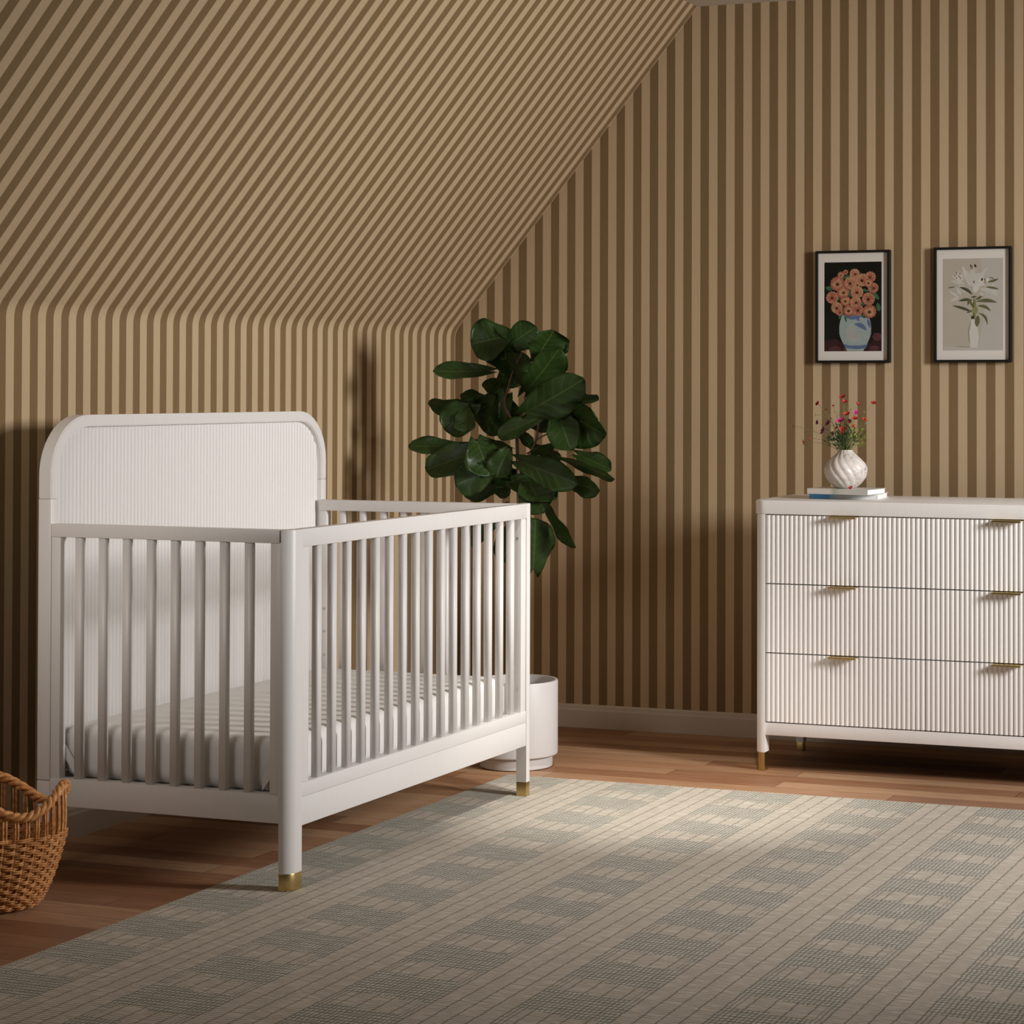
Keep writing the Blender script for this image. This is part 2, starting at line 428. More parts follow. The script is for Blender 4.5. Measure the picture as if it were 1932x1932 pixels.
for k in range(16): slat(me_l, .918, -2.5964+k*.07672)
# short ends
for ya, yb in ((Y0, Y0+.030), (-1.3836, -1.3536)):
    bm = bmesh.new(); box(bm, XH+.0005, PXB+.006 if ya == Y0 else PXB, ya, yb, HR-.0339, HR, .0014)
    part('end_top_rail', bm, MAT_WHITE, crib, auto=40)
    bm = bmesh.new(); box(bm, XH+.0005, PXB, ya, yb, .1713, .2425, .0014)
    part('end_lower_rail', bm, MAT_WHITE, crib, auto=40)
    for xa, xb in ((XH+.0005, .2452), (.8721, PXB-.0003)):
        bm = bmesh.new(); box(bm, xa, xb, ya+.002, yb-.002, .2425, HR-.0339, .002)
        part('stile', bm, MAT_WHITE, crib, auto=40)
    for k in range(8): slat(me_s, .2974+k*.07249, (ya+yb)/2)
for (x, y, z) in [(.237, -1.3816, zz) for zz in (.5566, .4845, .4106)]+[(.9175, -1.3955, .7967), (.9175, -1.3955, .3373)]:
    bm = bmesh.new(); bmesh.ops.create_cone(bm, cap_ends=True, segments=14, radius1=.0050, radius2=.0040, depth=.003, matrix=Matrix.Translation((x, y, z)) @ Matrix.Rotation(PI/2, 4, 'X'))
    tag(part('bolt', bm, MAT_BOLT, crib), 'small round steel bolt')
for sx, x0, x1 in ((1, .2405, .2765), (-1, .8675, .8330)):        # diagonal support brackets behind the end slats
    bm = bmesh.new()
    prism(bm, [(x0, .326), (x1, .278), (x1, .243), (x0, .290)], -2.7155, -2.7135, 'y')
    part('support_bracket', bm, MAT_WHITE, crib)
bm = bmesh.new(); box(bm, .222, .890, -2.700, -1.392, .222, .236, .002)
part('mattress_support', bm, MAT_WHITE, crib)
# mattress lies in the crib
bm = bmesh.new(); box(bm, .2205, .886, -2.704, -1.394, .2365, .374, .034, 6)
bmesh.ops.subdivide_edges(bm, edges=[e for e in bm.edges if e.calc_length() > .3], cuts=10, use_grid_fill=True)
for v in bm.verts:
    v.co.z += .0008*noise.noise(Vector((v.co.x*4, v.co.y*3, 3)))*(1 if v.co.z > .3 else 0)
tag(part('crib_mattress', bm, MAT_MATT, smooth=True), 'pale grey crib mattress with rounded edges lying inside the white crib', 'mattress')

# ------------------------------------------------------------------ dresser
DX0, DXL, DXR, DYF, DYB, DH = 1.4663, 1.4290, 2.5905, -.650, -.190, .889
dr = thing('dresser', ((DXL+DXR)/2, -.42, 0), 'white six-drawer dresser with fluted fronts and brass pulls against the striped end wall', 'dresser')
bm = bmesh.new(); prism(bm, rrect(DXL-.0075, DXR+.0075, DYF, DYB, (.042, .042, .03, .03), 10), .8435, DH, 'z', bev=.0025, seg=3)
part('dresser_top', bm, MAT_DRESS, dr, auto=40)
bm = bmesh.new(); box(bm, DXL+.012, DXR-.012, DYF+.024, DYB+.008, .119, .8432, .001)
part('carcass', bm, MAT_GAP, dr)
for xa, xb in ((DXL, DXL+.012), (DXR-.012, DXR)):
    bm = bmesh.new(); box(bm, xa, xb, DYF+.045, DYB+.006, .119, .8432, .001)
    part('side_panel', bm, MAT_DRESS, dr, auto=40)
for side in (0, 1):
    for back in (0, 1):
        xa, xb = (DXL, DX0-.0015) if side == 0 else (DXR-(DX0-DXL)+.0015, DXR)
        bm = bmesh.new()
        if back == 0:
            # tall front post with a rounded outer corner, tapering into the leg
            rs = (.030, 0, 0, 0) if side == 0 else (0, .030, 0, 0)
            prism(bm, rrect(xa, xb, DYF+.001, DYF+.045, rs, 8), .060, .8432, 'z', bev=.0012, seg=1)
            lg = part('leg', bm, MAT_DRESS, dr, auto=40)
            bm = bmesh.new(); prism(bm, rrect(xa+.003, xb-.001, DYF+.003, DYF+.040, tuple(r_*.9 for r_ in rs), 8), 0, .0605, 'z', bev=.001, seg=1)
            bm2 = bm
        else:
            box(bm, xa+.006, xb-.002, DYB-.035, DYB, .030, .1185, .002)
            lg = part('leg', bm, MAT_DRESS, dr, auto=40)
            bm2 = bmesh.new(); box(bm2, xa+.008, xb-.004, DYB-.033, DYB-.002, 0, .0305, .0015)
        part('brass_foot_cap', bm2, MAT_BRASS, lg, auto=40)
bm = bmesh.new(); box(bm, DX0-.001, DXR-(DX0-DXL)+.001, DYF+.004, DYF+.028, .1181, .1590, .0012)
part('base_rail', bm, MAT_DRESS, dr, auto=40)
DW = .5394
def drawer_front(x0, x1, z0, z1):
    bm = bmesh.new()
    cols = ridges(bm, x0, x1, 34, .0054, 0, None, 8)
    yb_ = DYF+.022
    f0 = [bm.verts.new((x, DYF+.0065-h, z0)) for x, h in cols]; f1 = [bm.verts.new((x, DYF+.0065-h, z1)) for x, h in cols]
    b0 = [bm.verts.new((x, yb_, z0)) for x, h in cols]; b1 = [bm.verts.new((x, yb_, z1)) for x, h in cols]
    for i in range(len(cols)-1):
        bm.faces.new((f0[i], f0[i+1], f1[i+1], f1[i])); bm.faces.new((f1[i], f1[i+1], b1[i+1], b1[i]))
        bm.faces.new((f0[i+1], f0[i], b0[i], b0[i+1])); bm.faces.new((b0[i+1], b0[i], b1[i], b1[i+1]))
    for i in (0, -1): bm.faces.new((f0[i], f1[i], b1[i], b0[i]))
    bmesh.ops.recalc_face_normals(bm, faces=bm.faces[:])
    return bm
rows = [(.6154, .8423), (.3882, .6154), (.1610, .3882)]
for r, (za, zb) in enumerate(rows):
    for c in range(2):
        x0 = DX0+c*DW; xm = x0+DW/2
        d = part('drawer', drawer_front(x0+.0012, x0+DW-.0012, za+.0018, zb-.0018), MAT_DRESS, dr, auto=50)
        bm = bmesh.new()
        zt_ = zb-.0012
        box(bm, xm-.047, xm+.047, DYF-.025, DYF+.006, zt_-.0022, zt_, .0006, 1)
        box(bm, xm-.047, xm+.047, DYF-.0265, DYF-.0240, zt_-.0062, zt_, .0006, 1)
        part('drawer_pull', bm, MAT_BRASS, d, auto=40)

# ------------------------------------------------------------------ books, vase, flowers on the dresser
def book(cx, cy, rot, wx, wy, z0, th, mats, label):
    t = thing('book', (cx, cy, z0), label, 'book', 'books under the vase')
    t.rotation_euler = (0, 0, rot); bpy.context.view_layer.update()
    def pc(name, bm, m):
        me = bpy.data.meshes.new(name); bm.to_mesh(me); bm.free()
        o = bpy.data.objects.new(name, me); COL.objects.link(o); me.materials.append(m); o.parent = t; return o
    c = .0016
    bm = bmesh.new()
    box(bm, 0, wx, 0, wy, 0, c, .0004, 1); box(bm, 0, wx, 0, wy, th-c, th, .0004, 1); box(bm, 0, wx, 0, .0022, c*.5, th-c*.5, .0006, 1)
    pc('cover', bm, mats[0])
    bm = bmesh.new(); box(bm, .004, wx-.004, .0025, wy-.004, c, th-c)
    pc('pages', bm, mats[1])
    return t
g = G('blue_white_cover'); o = g.xyz(); nn = g.noise(g.coord(), 22, 3, .6, .8)
MAT_BKB = g.out(g.ramp(g.M('ADD', o[0], g.M('MULTIPLY', g.M('SUBTRACT', nn, .5), .07)), [(.0, (.12, .46, .92)), (.075, (.14, .50, .95)), (.09, (.42, .70, .88)), (.105, (.80, .80, .78))]), .35)
g = G('grey_white_cover'); o = g.xyz(); nn = g.noise(g.coord(), 14, 3, .6, .5)
MAT_BKG = g.out(g.ramp(g.M('ADD', o[0], g.M('MULTIPLY', g.M('SUBTRACT', nn, .5), .04)), [(.0, (.72, .68, .62)), (.08, (.70, .66, .60)), (.10, (.42, .44, .36)), (.14, (.62, .60, .55)), (.2, (.60, .58, .54))]), .4)
MAT_PAGE = plain('book_paper', (.88, .88, .86), .7, var=.03, nscale=200)
book(1.5665, -.487, math.radians(4), .234, .170, DH, .0178, (MAT_BKB, MAT_PAGE), 'white book with a blue spine end lying flat on the dresser, under the other book')
book(1.5700, -.5240, math.radians(-7), .219, .158, DH+.0180, .0178, (MAT_BKG, MAT_PAGE), 'white and grey book lying on top of the blue-spined book, carrying the vase')
VX, VY, VZ = 1.6835, -.455, DH+.0360
VH = .1275
g = G('veined_white_vase'); nn = g.noise(g.coord(), 26, 5, .6, 1.6); big = g.noise(g.coord(), 12, 3)
veins = g.ramp(g.M('ABSOLUTE', g.M('SUBTRACT', nn, .5)), [(0, 1.0), (.02, 0.0)])
cc = g.mix(g.ramp(big, [(.35, 0.0), (.7, 1.0)]), (.80, .74, .68), (.60, .55, .50))
MAT_VASE = g.out(g.mix(g.M('MULTIPLY', g.M('MULTIPLY', veins, .75), g.ramp(big, [(.42, 0.0), (.55, 1.0)])), cc, (.10, .09, .085)), .38)
vp = [(0.0, 0), (.030, 0), (.037, .003), (.054, .017), (.067, .036), (.0722, .055), (.0715, .068), (.064, .084), (.052, .097), (.039, .108), (.0285, .118), (.0228, .1255), (.0222, VH), (.0195, VH), (.019, .120), (.024, .108), (.024, .09)]
pp = []
for i in range(len(vp)-1):
    for k in range(3):
        t = k/3; pp.append((vp[i][0]*(1-t)+vp[i+1][0]*t, vp[i][1]*(1-t)+vp[i+1][1]*t, i+t))
bm = bmesh.new()
def vwarp(r, z, a):
    zz = z-VZ
    s = a*15+zz*150
    k = (abs(math.sin(s/2)))**.8
    amp = .11*min(1, zz/.02)*(1 if r > .021 else .3)
    return r*(1-amp*.45+amp*k*.6)
vase = thing('bud_vase', (VX, VY, VZ), 'small round white veined vase with twisted ridges standing on two books', 'vase')
lathe(bm, [(max(r, .0004), VZ+z) for r, z, _ in pp[:40]], VX, VY, 132, warp=vwarp)
part('vase_body', bm, MAT_VASE, vase, smooth=True)

def petal_mat(name, c):
    g = G(name); n = g.noise(g.coord(), 160, 2)
    return g.out(g.mix(n, tuple(x*.75 for x in c), tuple(min(1, x*1.2) for x in c)), .6)
PM = {'red': petal_mat('red_petal', (.46, .016, .012)), 'darkred': petal_mat('dark_red_petal', (.20, .012, .012)), 'orange': petal_mat('orange_red_petal', (.50, .055, .020)),
      'pink': petal_mat('magenta_petal', (.62, .06, .26)), 'purple': petal_mat('purple_petal', (.24, .035, .14)), 'rose': petal_mat('rose_red_petal', (.50, .045, .06))}
MAT_STEM = plain('flower_stem_green', (.20, .25, .07), .6, var=.2)
MAT_CENT = plain('dark_flower_centre', (.03, .012, .012), .7)
MAT_BUD = plain('green_bud', (.24, .22, .08), .6)
NECK = Vector((VX, VY, VZ+VH))
def petals(bm, c, nrm, r, cup, n=5):
    nrm = nrm.normalized(); a = Vector((0, 0, 1)) if abs(nrm.z) < .9 else Vector((1, 0, 0))
    u = nrm.cross(a).normalized(); v = nrm.cross(u)
    for p in range(n):
        a0 = 2*PI*p/n+random.uniform(-.1, .1); rp = r*random.uniform(.88, 1.1)
        grid = []
        for i in range(5):
            t = i/4; row = []
            for k in range(5):
                s = (k/4-.5)*2
                wd = .95*math.sin(PI*(.16+.66*t))*2*PI/n
                aa = a0+s*wd*.62
                rad = rp*(.10+.90*t)*(1-.10*s*s*t)
                hgt = cup*rp*(t**1.6)+.07*rp*math.sin(5*s+p)*t
                row.append(bm.verts.new(c+(u*math.cos(aa)+v*math.sin(aa))*rad+nrm*hgt))
            grid.append(row)
        for i in range(4):
            for k in range(4):
                f = bm.faces.new((grid[i][k], grid[i][k+1], grid[i+1][k+1], grid[i+1][k])); f.smooth = True
tocam = (CAMP-NECK).normalized()
def flower(a, b, size, col, nrm, cup, dy, label, name='poppy', cat='flower', grp='cut flowers in the vase'):
    c = at(1490+a/9.661, 730+b/9.661, VY+dy)
    r = size/9.661/2/578*1.5
    t = thing(name, tuple(c), label, cat, grp)
    bm = bmesh.new(); petals(bm, c, Vector(nrm), r*1.12, cup)
    part('petals', bm, PM[col], t)
    bm = bmesh.new(); bmesh.ops.create_icosphere(bm, subdivisions=1, radius=r*.26, matrix=Matrix.Translation(c+Vector(nrm).normalized()*r*.12))
    part('flower_centre', bm, MAT_CENT, t, smooth=True)
    n0 = NECK+Vector((random.uniform(-.010, .010), random.uniform(-.010, .010), -.03))
    mid = n0*.45+c*.55+Vector((0, 0, .018+.10*abs(c.x-VX)))
    mid = Vector((NECK.x+(c.x-NECK.x)*.35, NECK.y+(c.y-NECK.y)*.35, mid.z))
    bm = bmesh.new(); tube(bm, bez(n0, mid, c-Vector(nrm).normalized()*r*.05, 9), .00055, 5)
    part('stem', bm, MAT_STEM, t)
FL = [
 (520, 315, 62, 'red', (-.5, -.7, .5), .75, -.004, 'cupped red poppy high on the left of the bouquet'),
 (660, 420, 62, 'rose', (-.4, -.2, .9), .2, .006, 'flat rosy red bloom below the cupped poppy, seen edge-on'),
 (795, 345, 42, 'rose', (.3, -.3, .9), .25, .010, 'small pinkish red bloom left of the topmost poppies'),
 (960, 192, 76, 'red', (-.1, -.5, .85), .35, .002, 'topmost red poppy of the bouquet'),
 (992, 288, 66, 'red', (.3, -.4, .85), .8, -.008, 'red poppy hanging just under the topmost poppy'),
 (1235, 322, 62, 'red', (.6, -.1, .8), .6, .006, 'dark red tilted poppy high on the right of the bouquet'),
 (1530, 300, 78, 'red', (.25, -.35, .9), .25, .002, 'red poppy on the longest stem reaching furthest right'),
 (1205, 470, 68, 'pink', (.2, -.8, .6), .3, -.004, 'bright pink bloom on the right of the bouquet'),
 (1040, 508, 84, 'orange', (0, -.5, .85), .5, -.010, 'large orange-red poppy in the middle above the magenta bloom'),
 (1190, 580, 80, 'orange', (.1, -.5, .85), .3, -.012, 'orange-red poppy under the bright pink bloom'),
 (1365, 595, 82, 'orange', (.5, -.3, .8), .2, -.004, 'orange-red poppy spread flat at the right rim of the bouquet'),
 (930, 622, 110, 'pink', (-.1, -.55, .8), .35, -.016, 'wide magenta bloom in the centre of the bouquet'),
 (505, 650, 56, 'purple', (-.6, -.75, .1), .3, .000, 'oval purple bloom standing alone left of the bouquet'),
 (700, 665, 70, 'purple', (-.4, -.7, .5), .4, -.006, 'purple pink bloom behind the dark purple one'),
 (625, 800, 86, 'purple', (-.6, -.6, .3), .55, -.012, 'dark purple cupped bloom low on the left of the bouquet'),
 (75, 715, 54, 'darkred', (-.9, -.35, .1), .4, .004, 'dark red bloom at the far left end of a long stem'),
 (380, 938, 60, 'rose', (-.85, -.4, -.1), .45, -.004, 'rose red drooping bloom left of the leaves'),
 (262, 1005, 62, 'red', (-.8, -.45, -.2), .35, .000, 'lowest red drooping bloom out on the left'),
 (965, 780, 78, 'red', (.05, -.95, .25), .4, -.026, 'open red poppy with dark centre facing forward in front of the leaves'),
 (860, 752, 58, 'orange', (-.4, -.5, .7), .4, -.016, 'orange-red bloom left of the forward-facing poppy'),
 (1082, 632, 52, 'darkred', (.5, -.6, .3), .6, -.010, 'narrow dark red bloom right of the magenta one'),
 (740, 600, 44, 'rose', (-.3, -.5, .8), .35, .004, 'small rosy bloom above the purple pink one'),
 (1150, 712, 52, 'orange', (.6, -.6, .1), .4, -.014, 'dull orange bloom low on the right of the bouquet'),
]
for f in FL: flower(*f)
for a, b, lab in ((475, 512, 'green bud above the lone purple bloom'), (820, 452, 'thin dark bud under the small pinkish bloom'), (1070, 312, 'round bud right of the hanging red poppy'),
                  (1120, 412, 'slim bud left of the bright pink bloom'), (1350, 452, 'pale yellow bud above the flat right-hand poppy'), (720, 1108, 'brown bud hanging over the left of the vase neck'), (1325, 1008, 'brown bud drooping over the right of the vase neck')):
    c = at(1490+a/9.661, 730+b/9.661, VY-.004)
    t = thing('flower_bud', tuple(c), lab, 'flower bud', 'buds in the vase')
    bm = bmesh.new(); bmesh.ops.create_icosphere(bm, subdivisions=2, radius=.0022, matrix=Matrix.Translation(c) @ Matrix.Diagonal((1, 1, 1.9, 1)))
    part('bud', bm, MAT_BUD, t, smooth=True)
    n0 = NECK+Vector((random.uniform(-.01, .01), random.uniform(-.01, .01), -.03))
    bm = bmesh.new(); tube(bm, bez(n0, Vector((NECK.x+(c.x-NECK.x)*.35, VY, max(c.z, NECK.z+.02)+.015)), c, 9), .0005, 5)
    part('stem', bm, MAT_STEM, t)
MAT_FOL = [plain('dark_foliage', (.035, .075, .022), .55, var=.4, nscale=80), plain('lime_foliage', (.20, .27, .03), .55, var=.3, nscale=80), plain('pale_foliage', (.30, .26, .13), .6, var=.3, nscale=80)]
bm = bmesh.new(); rnd = random.Random(3)
for i in range(420):
    a = rnd.gauss(1000, 165); b = 960+rnd.gauss(0, 105)+abs(a-1000)*-.12
    if b > 1120 or abs(a-1000) > 370: continue
    mi = 1 if a > 1090 and rnd.random() < .65 else (2 if a < 880 and rnd.random() < .3 else 0)
    c = at(1490+a/9.661, 730+b/9.661, VY+rnd.uniform(-.03, .03))
    d = (c-NECK+Vector((rnd.gauss(0, .02), rnd.gauss(0, .02), rnd.gauss(0, .012)))).normalized()
    L = rnd.uniform(.009, .019); wd = rnd.uniform(.0018, .0038)
    s = d.cross(Vector((rnd.gauss(0, 1), rnd.gauss(0, 1), rnd.gauss(0, 1)))).normalized()
    nn_ = d.cross(s)
    vv_ = [bm.verts.new(c), bm.verts.new(c+d*L*.5+s*wd+nn_*.001), bm.verts.new(c+d*L), bm.verts.new(c+d*L*.5-s*wd+nn_*.001)]
    f = bm.faces.new(vv_); f.material_index = mi; f.smooth = True
    if i % 5 == 0: tube(bm, bez(NECK+Vector((rnd.uniform(-.012, .012), rnd.uniform(-.012, .012), -.02)), (NECK+c)/2+Vector((0, 0, .006)), c, 5), .0005, 4, mi)
tag(part('bouquet_foliage', bm, MAT_FOL), 'feathery green leaves of the bouquet filling the mouth of the vase', 'foliage', kind='stuff')
c = at(1603, 912, -.545); c.z = VZ+.001
bm = bmesh.new(); petals(bm, Vector((c.x, -.535, VZ+.0006)), Vector((0, -.25, 1)), 0.0100, .9, 2)
tag(part('fallen_petal', bm, PM['rose']), 'fallen pink petals lying on the top book in front of the vase', 'petal')

# ------------------------------------------------------------------ framed pictures
MAT_FRAME = plain('black_frame', (.009, .007, .006), .6, spec=.25)
MAT_MAT = plain('white_picture_mat', (.70, .66, .60), .8, var=.01)
def picture(x0, x1, z0, z1, label, draw, mats):
    t = thing('picture_frame', ((x0+x1)/2, 0, z0), label, 'framed picture', 'framed flower prints')
    bm = bmesh.new(); f = .0085
    for a in ((x0, x1, z0, z0+f), (x0, x1, z1-f, z1), (x0, x0+f, z0+f, z1-f), (x1-f, x1, z0+f, z1-f)):
        box(bm, a[0], a[1], -.027, -.001, a[2], a[3], .0006, 1)
    part('frame', bm, MAT_FRAME, t)
    bm = bmesh.new(); box(bm, x0+f*.8, x1-f*.8, -.0175, -.003, z0+f*.8, z1-f*.8)
    part('picture_mat', bm, MAT_MAT, t)
    bm = bmesh.new(); draw(bm); part('art_print', bm, mats, t)
class Art:
    """flat coloured shapes, each a hair in front of the one before"""
    def __init__(s, bm, box_px, box_w):
        s.bm = bm; s.k = 0; s.p = box_px; s.w = box_w
    def P(s, a, b):
        a0, a1, b0, b1 = s.p; x0, x1, z0, z1 = s.w
        a = min(max(a, a0), a1); b = min(max(b, b0), b1)
        return (x0+(a-a0)/(a1-a0)*(x1-x0), -.0179-s.k*.000012, z1-(b-b0)/(b1-b0)*(z1-z0))
    def poly(s, pts, mi):
        s.k += 1; f = s.bm.faces.new([s.bm.verts.new(s.P(*p)) for p in pts]); f.material_index = mi
        f.normal_update()
        if f.normal.y > 0: f.normal_flip()
    def ell(s, cx, cy, rx, ry, mi, n=22, jag=0, rot=0):
        pts = []
        for i in range(n):
            a = 2*PI*i/n; q = 1+(jag*(1 if i % 2 else -1))+random.uniform(-jag, jag)*.4
            x, y = rx*q*math.cos(a), ry*q*math.sin(a)
            pts.append((cx+x*math.cos(rot)-y*math.sin(rot), cy+x*math.sin(rot)+y*math.cos(rot)))
        s.poly(pts, mi)
    def leafs(s, x0, y0, x1, y1, wd, mi, bend=0):
        dx, dy = x1-x0, y1-y0; l = math.hypot(dx, dy); nx, ny = -dy/l, dx/l; L = []; R = []
        for i in range(9):
            t = i/8; b = bend*math.sin(PI*t); h = wd*math.sin(PI*t)**.8
            L.append((x0+dx*t+nx*(b+h), y0+dy*t+ny*(b+h))); R.append((x0+dx*t+nx*(b-h), y0+dy*t+ny*(b-h)))
        s.poly(L+R[::-1][1:-1], mi)
def pm(name, c, var=.15, sc=60): return plain(name, c, .85, var=var, nscale=sc, spec=.08)
def art_poppies(bm):
    A = Art(bm, (230, 1225, 135, 1690), (1.4735, 1.6845, 1.3900, 1.7065))
    A.poly([(230, 135), (1225, 135), (1225, 1690), (230, 1690)], 0)
    A.poly([(230, 1500), (420, 1470), (620, 1600), (1000, 1560), (1225, 1400), (1225, 1690), (230, 1690)], 1)
    for c in ((420, 1660, 110, 60), (1150, 1440, 90, 70), (1100, 1640, 90, 50), (640, 1660, 90, 35)): A.ell(*c, 2, 14, .08)
    for l in ((560, 420, 680, 370, 28), (250, 570, 380, 610, 40), (560, 1150, 520, 860, 45), (480, 1130, 560, 1010, 34), (680, 720, 800, 770, 26), (660, 610, 690, 740, 40), (890, 610, 1000, 650, 22), (1080, 660, 1180, 800, 34), (900, 900, 930, 820, 34), (1150, 850, 1190, 1000, 40), (480, 730, 500, 800, 26)): A.leafs(*l, 3)
    out = []
    for i in range(25):
        t = i/24; z = 1060+t*630
        h = 225+55*math.sin(PI*min(1, t*1.25)**.9) if t < .5 else 278-(t-.5)**1.35*2*178
        out.append((z, h))
    A.poly([(770-h, z) for z, h in out]+[(770+h*.98, z) for z, h in out][::-1], 4)
    A.poly([(880+(h-120), z) for z, h in out if 1350 < z < 1580]+[(770+h*.95, z) for z, h in out if 1350 < z < 1580][::-1], 5)
    A.poly([(560, 1560), (680, 1590), (850, 1590), (985, 1570), (950, 1640), (800, 1655), (600, 1635)], 6)
    A.poly([(560, 1075), (700, 1070), (880, 1075), (830, 1130), (700, 1140), (600, 1110)], 6)
    A.leafs(750, 1215, 970, 1330, 42, 6, -30); A.leafs(980, 1120, 1030, 1290, 26, 6); A.leafs(760, 1080, 850, 1170, 20, 6)
    A.ell(690, 1330, 90, 110, 7, 16, .05); A.ell(740, 1450, 110, 80, 7, 16, .05)
    A.leafs(580, 1060, 620, 1190, 16, 3); A.leafs(860, 1070, 960, 1110, 20, 3)
    for i, (x, y, r) in enumerate(((600, 310, 45), (520, 360, 60), (760, 340, 88), (1030, 400, 95), (460, 510, 125), (890, 450, 112), (1080, 590, 92), (1000, 500, 80), (690, 500, 112), (370, 750, 108), (560, 660, 108), (800, 660, 112), (1000, 780, 112), (600, 810, 92), (450, 930, 100), (500, 1010, 60), (660, 980, 100), (780, 840, 100), (810, 970, 105), (1020, 1000, 118))):
        m = (8, 9, 10)[i % 3]
        A.ell(x, y, r, r, m, 26, .05); A.ell(x+r*.02, y+r*.06, r*.7, r*.66, (9, 10, 8)[i % 3], 22, .09)
        A.ell(x+random.uniform(-.1, .1)*r, y+r*.1, r*.27, r*.24, 11, 12, .15)
        for k in range(6):
            a = k*PI/3+i; A.leafs(x+math.cos(a)*r*.35, y+math.sin(a)*r*.35, x+math.cos(a)*r*.85, y+math.sin(a)*r*.85, r*.045, 12 if k % 2 else 9)
def art_lilies(bm):
    A = Art(bm, (205, 1180, 200, 1690), (1.9065, 2.1197, 1.3910, 1.7110))
    A.poly([(205, 200), (1180, 200), (1180, 1690), (205, 1690)], 0)
    A.poly([(205, 1620), (700, 1640), (1180, 1630), (1180, 1690), (205, 1690)], 1)
    A.poly([(820, 200), (1180, 200), (1180, 1690), (780, 1690), (900, 900)], 1)
    A.leafs(400, 1625, 700, 1640, 8, 2)
    A.poly([(668, 1185), (640, 1270), (610, 1380), (615, 1480), (650, 1640), (770, 1645), (790, 1480), (770, 1330), (735, 1240), (725, 1180)], 3)
    A.poly([(668, 1185), (640, 1270), (610, 1380), (618, 1500), (655, 1640), (640, 1500), (634, 1390), (655, 1290)], 2)
    for l in ((700, 1180, 712, 800, 14), (712, 1150, 740, 840, 14)): A.leafs(*l, 5)
    for (x0, y0, x1, y1, wd) in ((650, 660, 520, 310, 30), (660, 640, 600, 400, 45), (690, 640, 790, 430, 60), (700, 640, 930, 340, 34), (680, 640, 690, 330, 50), (560, 600, 330, 560, 30), (540, 560, 440, 400, 45), (520, 560, 350, 470, 30), (800, 650, 960, 520, 40), (780, 680, 860, 480, 46), (800, 700, 1090, 740, 36), (780, 700, 640, 560, 40), (960, 720, 1100, 800, 36), (900, 720, 1060, 620, 26), (480, 820, 320, 890, 26), (470, 830, 300, 720, 24), (500, 800, 420, 660, 30), (640, 760, 450, 630, 40), (800, 760, 870, 800, 30), (720, 760, 760, 600, 50)):
        A.leafs(x0, y0, x1, y1, wd, 4 if (x0+y1) % 3 else 3)
    for l in ((690, 790, 470, 660, 26, 20), (280, 672, 410, 655, 10, 0), (900, 665, 1115, 705, 18, -6), (930, 590, 1110, 535, 20, 4), (950, 510, 1040, 530, 8, 0), (690, 880, 460, 890, 24, 18), (610, 960, 640, 850, 18, 0), (740, 900, 1090, 920, 30, -26), (760, 970, 985, 1060, 24, -34), (690, 1070, 360, 960, 22, 10), (590, 1080, 690, 1040, 18, 0), (780, 1080, 930, 1280, 20, -46), (755, 1310, 775, 1120, 40, 0), (660, 830, 760, 815, 16, 0), (640, 870, 700, 1000, 18, 0), (740, 870, 850, 810, 20, 0)):
        A.leafs(*l[:5], 5 if l[2] > l[0] else 6, l[5])
    A.ell(735, 1040, 42, 60, 7); A.leafs(725, 1190, 735, 860, 20, 7)
    A.poly([(668, 1130), (715, 1130), (715, 1182), (668, 1182)], 8)
    for (x, y) in ((660, 320), (680, 345), (725, 315), (742, 325), (710, 580), (835, 545), (850, 540), (890, 550)): A.ell(x, y, 8, 26, 8, 8)
    for (x, y) in ((400, 485), (430, 515), (470, 490), (485, 440), (430, 430), (490, 520), (680, 370), (880, 595), (905, 590)): A.ell(x, y, 7, 16, 9, 8)
picture(1.4420, 1.7150, 1.3490, 1.7475, 'framed print of salmon flowers in a blue vase on a dark ground', art_poppies,
        [pm('print_dark', (.012, .012, .008), .4, 12), pm('print_maroon', (.040, .018, .018), .5, 30), pm('print_plum', (.085, .034, .036), .4, 40), pm('print_leaf', (.045, .13, .060), .4, 40), pm('print_vase', (.30, .36, .34), .12, 30), pm('print_teal', (.20, .31, .33), .15, 40), pm('print_blue', (.11, .15, .27), .25, 50), pm('print_grey', (.36, .37, .34), .12, 40), pm('print_salmon', (.38, .165, .10), .3, 70), pm('print_coral', (.32, .115, .078), .25, 70), pm('print_peach', (.43, .225, .120), .25, 70), pm('print_brown', (.085, .028, .022), .3, 80), pm('print_cream', (.60, .36, .18), .2, 70)])
picture(1.8760, 2.1490, 1.3497, 1.7513, 'framed print of white lilies in a slim white vase', art_lilies,
        [pm('print_sand', (.44, .40, .325), .06, 10), pm('print_haze', (.47, .44, .39), .05, 10), pm('print_umber', (.30, .27, .19), .15, 30), pm('print_ivory', (.58, .56, .50), .06, 20), pm('print_petal', (.52, .50, .44), .06, 30), pm('print_olive', (.125, .125, .060), .3, 60), pm('print_moss', (.085, .085, .050), .3, 60), pm('print_lime', (.24, .25, .10), .2, 60), pm('print_ink', (.050, .040, .025), .3, 80), pm('print_rust', (.30, .10, .075), .3, 80)])

